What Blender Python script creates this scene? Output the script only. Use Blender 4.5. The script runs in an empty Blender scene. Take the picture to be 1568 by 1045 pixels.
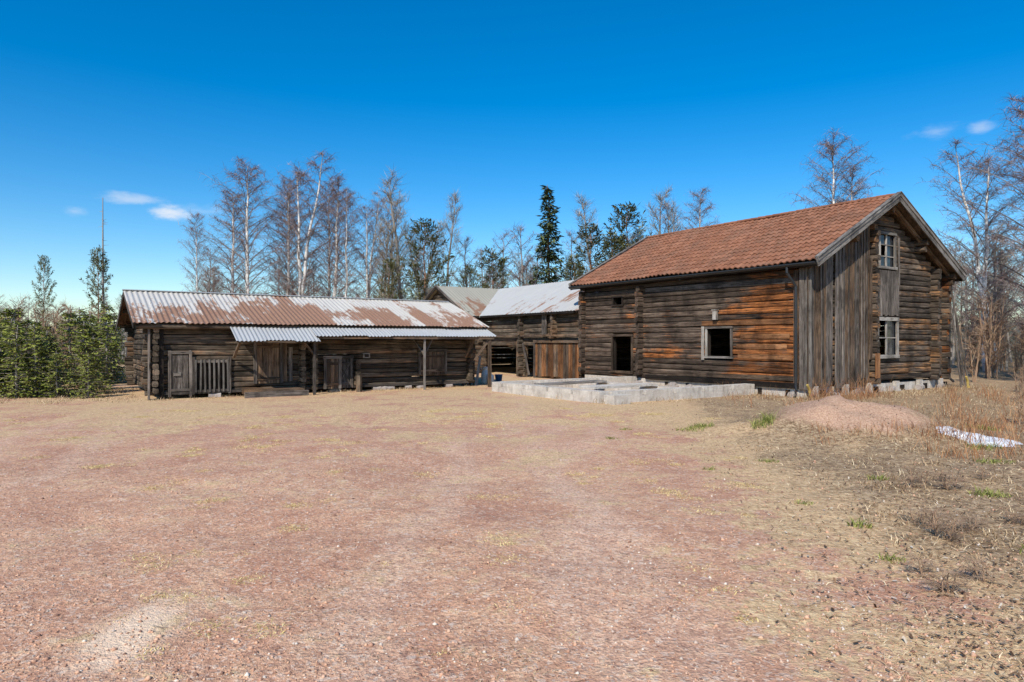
import bpy, math, random
import numpy as np
from mathutils import Vector, noise as mnoise
R=math.radians
scene=bpy.context.scene
TH=math.atan2(.5576,.83)

# ------------------------------------------------------------ node helper
class NT:
    def __init__(s,name,rough=.85,spec=.2):
        s.mat=bpy.data.materials.new(name); s.mat.use_nodes=True
        s.t=s.mat.node_tree; s.b=s.t.nodes['Principled BSDF']
        s.b.inputs['Roughness'].default_value=rough
        s.b.inputs['Specular IOR Level'].default_value=spec
    def n(s,ty): return s.t.nodes.new(ty)
    def put(s,inp,v):
        if isinstance(v,bpy.types.NodeSocket): s.t.links.new(v,inp)
        elif isinstance(v,(tuple,list)) and len(v)==3 and len(inp.default_value)==4: inp.default_value=(*v,1)
        else: inp.default_value=v
    def obj(s): return s.n('ShaderNodeTexCoord').outputs['Object']
    def pos(s): return s.n('ShaderNodeNewGeometry').outputs['Position']
    def attr(s,name,out='Vector'):
        a=s.n('ShaderNodeAttribute'); a.attribute_name=name; return a.outputs[out]
    def mapv(s,v,sc=(1,1,1),loc=(0,0,0)):
        m=s.n('ShaderNodeMapping'); s.put(m.inputs[0],v); m.inputs['Scale'].default_value=sc; m.inputs['Location'].default_value=loc; return m.outputs[0]
    def noise(s,v,scale,det=4,rough=.6,dist=0):
        m=s.n('ShaderNodeTexNoise'); s.put(m.inputs['Vector'],v); m.inputs['Scale'].default_value=scale; m.inputs['Detail'].default_value=det; m.inputs['Roughness'].default_value=rough; m.inputs['Distortion'].default_value=dist; return m.outputs['Fac']
    def voro(s,v,scale,out='Color',feat='F1'):
        m=s.n('ShaderNodeTexVoronoi'); m.feature=feat; s.put(m.inputs['Vector'],v); m.inputs['Scale'].default_value=scale; return m.outputs[out]
    def ramp(s,f,stops):
        r=s.n('ShaderNodeValToRGB'); s.put(r.inputs[0],f); e=r.color_ramp.elements
        while len(e)<len(stops): e.new(.5)
        for i,(p,c) in enumerate(stops):
            e[i].position=p; e[i].color=(*c,1) if len(c)==3 else c
        return r.outputs[0]
    def mix(s,f,a,b,bl='MIX'):
        m=s.n('ShaderNodeMixRGB'); m.blend_type=bl; s.put(m.inputs[0],f); s.put(m.inputs[1],a); s.put(m.inputs[2],b); return m.outputs[0]
    def math(s,op,a,b=0.,clamp=False):
        m=s.n('ShaderNodeMath'); m.operation=op; m.use_clamp=clamp; s.put(m.inputs[0],a); s.put(m.inputs[1],b); return m.outputs[0]
    def rng(s,v,a,b,c=0.,d=1.):
        m=s.n('ShaderNodeMapRange'); m.interpolation_type='SMOOTHSTEP'; s.put(m.inputs[0],v)
        for i,x in enumerate((a,b,c,d)): m.inputs[i+1].default_value=x
        return m.outputs[0]
    def sep(s,v):
        m=s.n('ShaderNodeSeparateXYZ'); s.put(m.inputs[0],v); return m.outputs
    def bump(s,h,st=.5,d=.02):
        m=s.n('ShaderNodeBump'); m.inputs['Strength'].default_value=st; m.inputs['Distance'].default_value=d; s.put(m.inputs['Height'],h); s.t.links.new(m.outputs[0],s.b.inputs['Normal'])
    def col(s,c): s.put(s.b.inputs['Base Color'],c); return s.mat

def G(v): return (v,v,v)

def wood(name,cd,cm,cl,extra=None,eamt=0.5,egrad=None,rough=.85,eoff=0.,rr=(.5,.95,1.35)):
    """weathered wood: grain from the gc attribute (length, across, across), tone per board from rnd"""
    k=NT(name,rough); gc=k.attr('gc'); r=k.attr('rnd','Fac')
    st=k.noise(k.mapv(gc,(1.2,30,30)),1,5,.74)
    big=k.noise(k.mapv(gc,(.6,3.5,3.5)),1,3,.65)
    c=k.ramp(k.math('ADD',k.math('MULTIPLY',st,.6),k.math('MULTIPLY',big,.4)),[(.36,cd),(.5,cm),(.66,cl)])
    if extra:
        o=k.obj(); f=k.noise(k.mapv(o,(.6,.6,1.1)),1,3,.65)
        f=k.math('ADD',f,k.math('MULTIPLY',k.math('SUBTRACT',r,.5),.22))
        f=k.math('ADD',f,eoff)
        if egrad:
            y=k.sep(o)['Y']; f=k.math('ADD',f,k.rng(y,egrad[0],egrad[1],egrad[2],egrad[3]))
        f=k.math('ADD',f,k.math('MULTIPLY',k.math('SUBTRACT',st,.5),.8))
        ex=k.mix(k.rng(st,.42,.62),tuple(x*.25 for x in extra),extra)
        c=k.mix(k.math('MULTIPLY',k.rng(f,.5,.68),eamt),c,ex)
    c=k.mix(k.rng(k.noise(k.mapv(gc,(2.5,60,60)),1,2,.5),.57,.67),c,tuple(x*.35 for x in cd))
    gr=k.noise(k.mapv(k.obj(),(1.4,1.4,.9)),1,4,.7)
    c=k.mix(k.rng(gr,.46,.66,0,.72),c,k.mix(1.,c,G(.28),'MULTIPLY'))
    c=k.mix(1.,c,k.ramp(r,[(0,G(rr[0])),(.5,G(rr[1])),(1,G(rr[2]))]),'MULTIPLY')
    k.bump(st,.8,.016)
    return k.col(c)

M={}
M['hlog']=wood('house_log_wood',(.018,.014,.011),(.088,.062,.045),(.22,.168,.122),(.42,.145,.038),.88,(1.0,3.6,.20,-.13))
M['glog']=wood('gable_log_wood',(.02,.016,.013),(.10,.076,.057),(.27,.21,.155),(.38,.18,.065),.7,None,.85,-.03)
M['blog']=wood('barn_log_wood',(.024,.018,.014),(.11,.085,.06),(.28,.215,.155),(.29,.14,.06),.5,None,.85,-.03)
M['grey']=wood('grey_board_wood',(.035,.03,.026),(.13,.108,.09),(.29,.25,.215))
M['rake']=wood('silver_board_wood',(.09,.08,.07),(.25,.225,.2),(.42,.39,.35))
M['brown']=wood('brown_board_wood',(.03,.02,.014),(.135,.094,.065),(.28,.21,.15),(.28,.15,.065),.5)
M['orange']=wood('orange_board_wood',(.07,.032,.015),(.22,.10,.042),(.38,.20,.095),None,0,None,.85,0,(.4,.9,1.35))
M['dark']=wood('dark_wood',(.008,.006,.005),(.03,.022,.017),(.06,.045,.035))
M['pale']=wood('pale_paint_wood',(.12,.10,.085),(.33,.30,.26),(.52,.49,.44))

def tile_mat():
    k=NT('clay_tile',.8); r=k.attr('rnd','Fac')
    n=k.noise(k.obj(),.9,4,.7); n2=k.noise(k.obj(),16,4,.7)
    c=k.ramp(r,[(0,(.20,.088,.05)),(.5,(.26,.112,.062)),(1,(.315,.145,.085))])
    c=k.mix(k.rng(n,.42,.68,0,.6),c,(.19,.105,.07)); c=k.mix(k.rng(n2,.48,.75,0,.65),c,(.09,.066,.05))
    k.bump(n2,.3,.01); return k.col(c)
M['tile']=tile_mat()
def metal_mat(name,base,rust,lo,hi=-.02,g0=-.16,g1=.13):
    k=NT(name,.5,.4); gc=k.attr('gc'); r=k.attr('rnd','Fac')
    s=k.sep(gc)
    n=k.noise(k.mapv(gc,(1.7,.8,1)),1,5,.72,.5); n2=k.noise(k.mapv(gc,(14,1.0,1)),1,4,.72); n3=k.noise(k.mapv(gc,(6,6,6)),3,4,.75)
    f=k.math('ADD',n,k.math('MULTIPLY',k.math('SUBTRACT',r,.5),.34))
    f=k.math('ADD',f,k.math('MULTIPLY',k.math('SUBTRACT',n2,.5),.65))
    f=k.math('ADD',f,k.math('MULTIPLY',k.math('SUBTRACT',n3,.5),.35))
    f=k.math('ADD',f,k.rng(s['Y'],.1,2.6,g0,g1)); f=k.math('ADD',f,k.rng(s['X'],3,7.5,lo,hi))
    f=k.math('MULTIPLY',k.rng(f,rust-.02,rust+.07),.92)
    b=k.mix(n2,tuple(x*.62 for x in base),base)
    b=k.mix(k.rng(n3,.45,.7,0,.5),b,tuple(x*y for x,y in zip(base,(.72,.62,.5))))
    rc=k.ramp(n3,[(.3,(.12,.055,.03)),(.55,(.25,.12,.066)),(.75,(.40,.24,.14))])
    c=k.mix(f,b,rc)
    k.t.links.new(k.rng(f,0,1,.15,0.),k.b.inputs['Metallic']); k.t.links.new(k.rng(f,0,1,.5,.9),k.b.inputs['Roughness'])
    return k.col(c)
M['rustroof']=metal_mat('rusty_corrugated_iron',(.70,.67,.60),.55,.10,.03)
M['zinc']=metal_mat('galvanised_corrugated_iron',(.52,.54,.54),.76,.0)
M['zinc2']=metal_mat('old_metal_roof',(.60,.60,.57),.73,.0)
M['zinc3']=metal_mat('lichened_metal_roof',(.48,.45,.36),.64,.02)
def simple(name,c,rough=.6,spec=.3,metal=0,var=.3,sc=8):
    k=NT(name,rough,spec); n=k.noise(k.obj(),sc,4,.65)
    k.b.inputs['Metallic'].default_value=metal
    k.bump(n,.25,.01)
    return k.col(k.mix(n,tuple(x*(1-var) for x in c),tuple(min(1,x*(1+var)) for x in c)))
M['black']=simple('black_gutter_metal',(.02,.022,.024),.4,.5)
def conc():
    k=NT('rough_concrete',.9,.2); o=k.obj(); n=k.noise(o,3,5,.7); n2=k.noise(o,30,3,.7); v=k.noise(k.mapv(o,(1.5,1.5,.4)),5,4,.7)
    c=k.ramp(n,[(.3,(.42,.375,.32)),(.55,(.60,.55,.48)),(.75,(.72,.68,.61))])
    c=k.mix(k.rng(n2,.52,.76,0,.5),c,(.26,.22,.18)); c=k.mix(k.rng(v,.50,.70,0,.5),c,(.25,.21,.165))
    k.bump(k.math('ADD',n2,n),.9,.03); return k.col(c)
M['conc']=conc()
M['stone']=simple('field_stone',(.34,.30,.27),.9,.2,0,.45,5)
M['white']=simple('white_enamel',(.6,.6,.57),.5,.4,0,.2,10)
M['bluep']=simple('blue_plastic',(.04,.12,.3),.5,.4)
M['yellowp']=simple('yellow_plastic_pipe',(.42,.31,.08),.5,.4)
def glass():
    k=NT('old_window_glass',.06,.9); n=k.noise(k.obj(),2,2,.5); k.bump(n,.05,.05); return k.col((.02,.025,.03))
M['glass']=glass()
def snow():
    k=NT('old_snow',.55,.4); n=k.noise(k.obj(),9,5,.7); n2=k.noise(k.obj(),30,4,.7)
    k.bump(n,.6,.04); return k.col(k.mix(k.rng(n2,.52,.72,0,.6),k.mix(n,(.66,.68,.71),(.84,.84,.83)),(.46,.42,.37)))
M['snow']=snow()

# ------------------------------------------------------------ mesh builder
class MB:
    def __init__(s): s.v=[];s.f=[];s.g=[];s.r=[];s.m=[]; s.mats=[]
    def mi(s,m):
        if m not in s.mats: s.mats.append(m)
        return s.mats.index(m)
    def box(s,p0,p1,w,h,mat,up=(0,0,1),rnd=None):
        """beam from p0 to p1; w across, h along 'up'"""
        p0=Vector(p0);p1=Vector(p1);d=(p1-p0);L=d.length;d.normalize()
        up=Vector(up); sd=d.cross(up)
        if sd.length<1e-4: up=Vector((1,0,0)) if abs(d.x)<.9 else Vector((0,1,0)); sd=d.cross(up)
        sd.normalize(); up=sd.cross(d).normalized()
        r=random.random() if rnd is None else rnd; off=random.random()*60
        b=len(s.v)
        for t,p in ((0,p0),(L,p1)):
            for a,c in ((-1,-1),(1,-1),(1,1),(-1,1)):
                s.v.append(p+sd*(a*w/2)+up*(c*h/2)); s.g.append((t+off,a*w/2+off,c*h/2)); s.r.append(r)
        m=s.mi(mat)
        for f in ((3,2,1,0),(4,5,6,7),(0,1,5,4),(1,2,6,5),(2,3,7,6),(3,0,4,7)):
            s.f.append(tuple(b+i for i in f)); s.m.append(m)
    def log(s,p0,p1,w,h,mat,rnd=None,n=10,pw=.42,wob=.013,step=.9):
        p0=Vector(p0);p1=Vector(p1);d=p1-p0;L=d.length
        if L<.02: return
        d.normalize(); up=Vector((0,0,1)); sd=d.cross(up)
        if sd.length<1e-3: up=Vector((0,1,0)); sd=d.cross(up)
        sd.normalize(); up=sd.cross(d).normalized()
        r=random.random() if rnd is None else rnd; off=random.random()*60
        k=max(1,int(L/step)); b=len(s.v); m=s.mi(mat)
        for i in range(k+1):
            t=L*i/k; p=p0+d*t; ow=random.uniform(-wob,wob); oh=random.uniform(-wob,wob)*.7; sc=1+random.uniform(-.05,.05)
            for j in range(n):
                a=2*math.pi*(j+.5)/n; ca,sa=math.cos(a),math.sin(a)
                x=math.copysign(abs(ca)**pw,ca)*w/2*sc; z=math.copysign(abs(sa)**(pw+.2),sa)*h/2*sc
                s.v.append(p+sd*(x+ow)+up*(z+oh)); s.g.append((t+off,z*1.0+off,x*1.)); s.r.append(r)
        for i in range(k):
            for j in range(n):
                j2=(j+1)%n; s.f.append((b+i*n+j,b+i*n+j2,b+(i+1)*n+j2,b+(i+1)*n+j)); s.m.append(m)
        s.f.append(tuple(b+j for j in range(n))[::-1]); s.m.append(m)
        s.f.append(tuple(b+k*n+j for j in range(n))); s.m.append(m)
    def quad(s,pts,mat,rnd=.5):
        b=len(s.v)
        for p in pts: s.v.append(Vector(p)); s.g.append(tuple(p)); s.r.append(rnd)
        s.f.append(tuple(range(b,b+len(pts)))); s.m.append(s.mi(mat))
    def obj(s,name,parent=None,smooth=False):
        me=bpy.data.meshes.new(name); me.from_pydata([tuple(v) for v in s.v],[],s.f)
        for m in s.mats: me.materials.append(M[m] if isinstance(m,str) else m)
        me.polygons.foreach_set('material_index',s.m)
        a=me.attributes.new('gc','FLOAT_VECTOR','POINT'); a.data.foreach_set('vector',np.array([tuple(x) for x in s.g],dtype=np.float32).ravel())
        a=me.attributes.new('rnd','FLOAT','POINT'); a.data.foreach_set('value',np.array(s.r,dtype=np.float32))
        if smooth: me.polygons.foreach_set('use_smooth',[True]*len(me.polygons))
        me.update(); o=bpy.data.objects.new(name,me); scene.collection.objects.link(o)
        if parent: o.parent=parent
        return o
def empty(name,loc,rot=0):
    e=bpy.data.objects.new(name,None); e.location=loc; e.rotation_euler=(0,0,rot); e.empty_display_size=.3; scene.collection.objects.link(e); return e

def np_mesh(name,V,F,mats,mi=None,rnd=None,smooth=False,link=True):
    V=np.asarray(V,np.float32); F=np.asarray(F,np.int32); k=F.shape[1]
    me=bpy.data.meshes.new(name); me.vertices.add(len(V)); me.vertices.foreach_set('co',V.ravel())
    me.loops.add(F.size); me.loops.foreach_set('vertex_index',F.ravel())
    me.polygons.add(len(F)); me.polygons.foreach_set('loop_start',np.arange(len(F),dtype=np.int32)*k)
    for m in mats: me.materials.append(m)
    if mi is not None: me.polygons.foreach_set('material_index',np.asarray(mi,np.int32))
    if smooth: me.polygons.foreach_set('use_smooth',np.ones(len(F),bool))
    me.update(calc_edges=True)
    if rnd is not None:
        a=me.attributes.new('rnd','FLOAT','POINT'); a.data.foreach_set('value',np.asarray(rnd,np.float32))
    if not link: return me
    o=bpy.data.objects.new(name,me); scene.collection.objects.link(o); return o

def cut(a0,a1,ops):
    segs=[(a0,a1)]
    for (b0,b1) in ops:
        ns=[]
        for (s0,s1) in segs:
            if b1<=s0 or b0>=s1: ns.append((s0,s1))
            else:
                if b0>s0: ns.append((s0,b0))
                if b1<s1: ns.append((b1,s1))
        segs=ns
    return segs
def log_wall(mb,axis,fixed,a0,a1,z0,z1,mat,ops=(),ext=.28,lh=.2,w=.17,off=0,lim=None):
    z=z0+lh/2+off
    while z+lh*.3<z1:
        lo,hi=(a0,a1) if not lim else lim(z+lh*.3)
        if hi-lo<.3: break
        e0=ext+random.uniform(-.06,.06) if lo<=a0+.01 else 0; e1=ext+random.uniform(-.06,.06) if hi>=a1-.01 else 0
        r=random.random(); h=lh*random.uniform(.94,1.0); fx=fixed+random.uniform(-.014,.014); tl=random.uniform(-.016,.016)
        for (s0,s1) in cut(lo-e0,hi+e1,[(o[0],o[1]) for o in ops if o[2]<z<o[3]]):
            rr=min(1,max(0,r+random.uniform(-.1,.1)))
            if axis=='x': mb.log((s0,fx,z+tl),(s1,fx,z-tl),w,h,mat,rr)
            else: mb.log((fx,s0,z+tl),(fx,s1,z-tl),w,h,mat,rr)
        z+=lh
def log_ends(mb,axis,fixed,a0,a1,z0,z1,mat,lh=.2,w=.17,off=.1):
    z=z0+lh/2+off
    while z<z1-lh*.2:
        j=random.uniform(-.05,.05)
        if axis=='x': mb.log((a0+j,fixed,z),(a1,fixed,z),w*random.uniform(.85,1.1),lh*.98,mat)
        else: mb.log((fixed,a0+j,z),(fixed,a1,z),w*random.uniform(.85,1.1),lh*.98,mat)
        z+=lh

def corr_roof(mb,o,du,dv,U,V,mat,wl=.16,amp=.018,vmax=None,sheet=.85,per=6,rows=6,sag=.02,uoff=0):
    o=Vector(o);du=Vector(du).normalized();dv=Vector(dv).normalized();n=du.cross(dv).normalized()
    if n.z<0:n=-n
    nu=int(U/wl*per); b=len(mb.v); m=mb.mi(mat); rs={}
    sg=[random.uniform(-1,1)*sag for _ in range(int(U/sheet)+3)]
    for i in range(nu+1):
        u=U*i/nu; vm=V if vmax is None else max(.01,min(V,vmax(u)))
        si=int((u+1e-6)/sheet); r=rs.setdefault(si,random.random()); fr=(u/sheet-si)
        lift=sg[si]*(1-fr)+sg[si+1]*fr
        jag=random.Random(si).uniform(-.04,.05) if vmax is None else 0
        for j in range(rows+1):
            v=(vm+jag)*j/rows
            p=o+du*u+dv*v+n*(amp*math.sin(2*math.pi*u/wl)+lift*math.sin(math.pi*v/V)+.008*(fr>.93))
            mb.v.append(p); mb.g.append((u+uoff,v,0)); mb.r.append(r)
    for i in range(nu):
        for j in range(rows):
            a=b+i*(rows+1)+j; mb.f.append((a,a+1,a+rows+2,a+rows+1)); mb.m.append(m)
def tile_roof(mb,o,du,dv,U,V,mat,tw=.21,tl=.36):
    o=Vector(o);du=Vector(du).normalized();dv=Vector(dv).normalized();n=du.cross(dv).normalized()
    if n.z<0:n=-n
    nt=int(U/tw); tw=U/nt; nr=int(V/tl); tl=V/nr; per=8; m=mb.mi(mat)
    for r in range(nr):
        b=len(mb.v); rr=[random.random() for _ in range(nt)]; jj=[random.uniform(-.012,.012) for _ in range(nt)]; hh=[random.uniform(-.006,.006) for _ in range(nt)]
        for i in range(nt):
            for q in range(per+1):
                f=q/per; u=(i+f)*tw
                pr=.5+.5*math.sin(2*math.pi*f-math.pi/2); pr=pr**.8*.05
                wv=.02*math.sin(u*.9+r*.2)+.012*math.sin(u*2.3)+hh[i]
                for (v,h) in ((r*tl,.0),((r+1)*tl+jj[i]+.02,.034),((r+1)*tl+jj[i]+.02,.0)):
                    mb.v.append(o+du*u+dv*v+n*(pr+h+wv)); mb.g.append((u,v,h)); mb.r.append(rr[i])
            c=b+i*(per+1)*3
            for q in range(per):
                a=c+q*3
                mb.f.append((a,a+1,a+4,a+3)); mb.m.append(m)
                mb.f.append((a+1,a+2,a+5,a+4)); mb.m.append(m)

random.seed(4)
# ------------------------------------------------------------ HOUSE (log house with tile roof)
A=(8.85,20.5,0)
house=empty('log_farmhouse',A,TH)
W,L=8.37,10.25
EZ,RZ,RX=4.05,6.46,W/2
slope=(RZ-EZ)/(RX+.42)
def roofz(x): return RZ-abs(x-RX)*slope-.12
wl=MB()
ops_long=[(2.62,3.72,1.12,2.2),(7.3,8.5,.46,1.96),(7.85,8.45,3.1,3.5)]
log_wall(wl,'y',0,0,L,.3,roofz(0)+.05,'hlog',ops_long,ext=.0,lh=.19,w=.18)
log_wall(wl,'y',W,0,L,.3,roofz(0)+.05,'hlog',[(3,4,1.2,2.2),(7,8,1.2,2.2)],ext=.28,lh=.2,w=.18)
def glim(z):
    if z<roofz(0): return (0,W)
    d=(RZ-.2-z)/slope; return (RX-d,RX+d)
log_wall(wl,'x',L,0,W,.3,RZ-.2,'hlog',(),ext=.3,lh=.2,w=.18,off=.1,lim=glim)
log_wall(wl,'x',6.84,.1,W,.3,4.0,'hlog',(),ext=0,lh=.2,w=.18,off=.1)
log_ends(wl,'y',0,L,L+.3,.3,3.8,'hlog',off=0)
log_ends(wl,'x',6.84,-.36,0,.3,3.8,'hlog')
log_ends(wl,'x',L,-.34,0,.3,3.8,'hlog')
gops=[(3.72,5.12,1.1,2.5),(3.85,4.95,4.1,5.35)]
log_wall(wl,'x',0,0,W,.3,RZ-.2,'glog',gops,ext=.0,lh=.19,w=.18,off=.1,lim=glim)
log_ends(wl,'y',3.38,-.34,0,.3,roofz(3.38)-.3,'glog',off=0,w=.2)
log_ends(wl,'y',7.55,-.34,0,.3,roofz(7.55)-.2,'glog',off=0,w=.2)
log_ends(wl,'y',W-.02,-.3,0,.3,3.8,'glog',off=0)
wl.obj('log_walls',house,False)
bd=MB()
x=-.2
while x<3.1:
    w_=random.uniform(.13,.21); top=roofz(max(x,0)+w_/2)-.02-random.uniform(0,.12)
    if random.random()>.05:
        bd.box((x+w_/2,-.125-random.uniform(0,.02),random.uniform(.22,.4)),(x+w_/2+random.uniform(-.02,.02),-.125-random.uniform(0,.02),top),w_-.012,.025,random.choice(['grey','brown','brown']),(0,1,0),random.uniform(.35,1))
        if random.random()<.75: bd.box((x,-.16,.3+random.random()*.3),(x,-.16,top-.05),.05,.022,random.choice(['grey','brown']),(0,1,0))
    x+=w_
bd.box((-.13,-.14,.25),(-.13,-.14,3.9),.03,.2,'rake',(0,1,0),.2); bd.box((-.14,.05,.25),(-.14,.05,3.9),.2,.03,'grey',(1,0,0),.4)
bd.box((-.125,.27,.3),(-.125,.27,3.85),.16,.03,'brown',(1,0,0),.2)
x=3.75
while x<5.0:
    w_=random.uniform(.12,.17); bd.box((x+w_/2,-.13,2.55+random.uniform(-.03,.03)),(x+w_/2,-.13,4.06),w_-.01,.03,'grey',(0,1,0),random.uniform(.4,1)); x+=w_
bd.box((3.6,-.14,3.1),(3.6,-.14,5.4),.12,.03,'grey',(0,1,0)); bd.box((5.1,-.14,3.6),(5.1,-.14,5.2),.1,.03,'grey',(0,1,0))
bd.box((3.22,-.2,1.1),(3.22,-.2,4.4),.16,.03,'brown',(0,1,0),.6)
bd.box((3.3,-.38,.5),(3.3,-.38,1.3),.24,.03,'orange',(0,1,0),.95)
bd.box((-.13,0,.34),(-.13,6.6,.34),.03,.17,'dark',(0,0,1)); bd.box((-.11,.3,3.55),(-.11,6.6,3.62),.03,.16,'grey',(0,0,1),.15)
bd.box((-.12,.35,.55),(-.12,5.5,.52),.03,.14,'brown',(0,0,1),.1)
bd.box((-.14,7.0,3.5),(-.14,10.2,3.55),.03,.14,'brown',(0,0,1),.25)
for z,y0,y1,r in ((1.2,.4,2.4,.8),(1.52,.6,2.45,.95),(1.85,.5,2.3,.7),(2.3,.4,3.9,.45)):
    bd.box((-.105,y0,z),(-.105,y1,z+.01),.02,.15,'orange',(0,0,1),r)
bd.obj('cladding_boards',house)
def window(mb,axis,f,a0,a1,z0,z1,out,cols=2,rows=2,mat='pale',glass=True,fr=.07,skip=(),mats=None):
    def P(a,d,z): return (f+d*out,a,z) if axis=='y' else (a,f+d*out,z)
    upv=(1,0,0) if axis=='y' else (0,1,0)
    ml,mr_,mbm,mt=mats or (mat,)*4
    D=.115
    mb.box(P(a0,D,z0-.03),P(a0,D,z1+.03),fr,.05,mr_,upv) ; mb.box(P(a1,D,z0-.03),P(a1,D,z1+.03),fr,.05,ml,upv)
    mb.box(P(a0-.08,D+.012,z0),P(a1+.08,D+.012,z0),.075,fr,mbm); mb.box(P(a0-.06,D+.008,z1),P(a1+.06,D+.008,z1),.065,fr,mt)
    for a in (a0,a1): mb.box(P(a,-.0,z0),P(a,-.0,z1),.03,.2,'dark',upv)
    mb.box(P(a0,0,z0-.0),P(a1,0,z0-.0),.2,.03,'dark'); mb.box(P(a0,0,z1),P(a1,0,z1),.2,.03,'dark')
    if glass:
        for c in range(1,cols): a=a0+(a1-a0)*c/cols; mb.box(P(a,.07,z0),P(a,.07,z1),.07,.04,mat,upv)
        for r_ in range(1,rows): z=z0+(z1-z0)*r_/rows; mb.box(P(a0,.074,z),P(a1,.074,z),.035,.035,mat)
        for c in range(cols):
            for r_ in range(rows):
                if (c,r_) in skip: continue
                b0=a0+(a1-a0)*c/cols+.03;b1=a0+(a1-a0)*(c+1)/cols-.03; c0=z0+(z1-z0)*r_/rows;c1=z0+(z1-z0)*(r_+1)/rows
                mb.quad([P(b0,.055,c0),P(b1,.055,c0),P(b1,.055,c1),P(b0,.055,c1)],'glass')
wn=MB()
window(wn,'x',0,3.78,5.05,1.18,2.44,-1,2,2,'pale',True,.12,skip=((0,0),(0,1)))
window(wn,'x',0,3.9,4.9,4.15,5.3,-1,2,3,'pale',True,.09,skip=((0,1),))
window(wn,'y',0,2.65,3.7,1.15,2.16,-1,1,1,'grey',False,.07,mats=('pale','grey','rake','grey'))
window(wn,'y',0,7.33,8.47,.48,1.93,-1,1,1,'brown',False,.09)
window(wn,'y',0,7.88,8.42,3.12,3.46,-1,1,1,'dark',False,.05)
wn.box((-.16,3.82,1.05),(-.16,3.82,2.2),.11,.03,'pale',(1,0,0),.7)
wn.box((-.2,3.25,2.42),(-.2,3.25,2.72),.16,.1,'pale',(1,0,0),.7)
wn.box((-.2,3.25,2.74),(-.2,3.25,2.76),.2,.16,'pale',(1,0,0),.9)
wn.obj('windows',house)
rf=MB()
RL=L+1.1; y0=-.6
sl=math.hypot(RX+.42,RZ-EZ)
tile_roof(rf,(RX,y0,RZ),(0,1,0),(-(RX+.42),0,EZ-RZ),RL,sl,'tile')
tile_roof(rf,(RX,y0,RZ),(0,1,0),((RX+.42),0,EZ-RZ),RL,sl,'tile')
y=y0
while y<y0+RL-.2:
    rf.log((RX,y,RZ+.03+random.uniform(-.008,.008)),(RX,y+.37,RZ+.045),.24,.14,'tile',None,10,.9,0); y+=.33
for s_ in (-1,1):
    e=(RX+s_*(RX+.40)); 
    rf.quad([(RX,y0,RZ-.05),(RX,y0+RL,RZ-.05),(e,y0+RL,EZ-.03),(e,y0,EZ-.03)],'dark')
    rf.quad([(RX,y0,RZ-.09),(RX,y0+RL,RZ-.09),(e,y0+RL,EZ-.07),(e,y0,EZ-.07)],'brown')
    for yy in (y0-.02,y0+RL+.02):
        sg=-.03 if yy<0 else .03
        rf.box((RX,yy,RZ-.04),(e+s_*.05,yy,EZ-.07),.035,.26,'rake',(0,0,1),.4)
        rf.box((RX,yy+sg,RZ+.05),(e+s_*.07,yy+sg,EZ+.02),.03,.12,'rake',(0,0,1),.6)
        rf.box((RX,yy,RZ+.115),(e+s_*.07,yy,EZ+.09),.14,.025,'rake',(0,0,1),.4)
    rf.box((e,y0,EZ-.1),(e,y0+RL,EZ-.1),.04,.13,'dark')
rf.obj('tile_roof',house)
pu=MB()
for px in (RX,RX-2.15,RX+2.15,0.0,W):
    z=roofz(px)-.1
    pu.log((px,-.52,z),(px,L+.45,z),.22,.22,'glog',.6,10,1)
for px in (RX-2.15,RX+2.15,W,RX):
    pu.log((px+.03,-.42,roofz(px)-.32),(px+.03,.2,roofz(px)-.32),.2,.2,'glog',.7,10,.9)
for s_ in (-1,1):
    pu.box((RX,-.3,RZ-.2),(RX+s_*(RX+.3),-.3,EZ-.15),.1,.1,'brown')
y=.3
while y<L+.4:
    pu.box((.3,y,roofz(.3)-.0),(-.38,y,roofz(-.38)-.02),.1,.1,'brown',(0,0,1),.2); y+=.8
pu.obj('purlins',house)
gt=MB()
for sx in (-.47,W+.47):
    n=7; b=len(gt.v); m=gt.mi('black')
    for yy in (y0-.02,y0+RL):
        for i in range(n):
            a=math.pi+math.pi*i/(n-1); gt.v.append(Vector((sx+.075*math.cos(a),yy,3.99+.075*math.sin(a)))); gt.g.append((0,0,0)); gt.r.append(.5)
    for i in range(n-1): gt.f.append((b+i,b+i+1,b+n+i+1,b+n+i)); gt.m.append(m)
    gt.box((sx-.08,y0,3.99),(sx-.08,y0+RL,3.99),.015,.03,'black'); gt.box((sx+.075,y0,4.0),(sx+.075,y0+RL,4.0),.015,.03,'black')
for sx,yy in ((-.47,.35),(W+.47,-.1)):
    s_=1 if sx<0 else -1; wx=-.2 if sx<0 else W+.18
    pp=[(sx,yy,3.93),(sx,yy,3.75),(wx,yy-.12,3.35),(wx,yy-.12,.35),(wx-.12*s_,yy-.22,.2)]
    for i in range(len(pp)-1): gt.log(pp[i],pp[i+1],.085,.085,'black',.5,8,1,0,3)
gt.obj('gutter_and_downpipes',house)
fd=MB()
fd.box((W/2,-.0,.03),(W/2,L,.03),W+.1,.5,'conc')
for i in range(26):
    t=random.random()
    p=(random.uniform(0,W),-.15,random.uniform(-.05,.12)) if t<.5 else (-.14,random.uniform(0,L),random.uniform(-.05,.12))
    a=random.uniform(.1,.22); fd.log((p[0]-a,p[1],p[2]),(p[0]+a,p[1]+.05,p[2]),.2,.2,'stone',None,7,.8,.03,.12)
for x_ in (.25,1.9,3.3,5.0,6.6,8.1):
    fd.box((x_,-.1,-.1),(x_,-.1,.34),.22,.13,'conc',(0,1,0))
    fd.box((x_+.5,-.056,-.0),(x_+.5,-.056,.2),.3,.01,'dark',(0,1,0))
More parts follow.
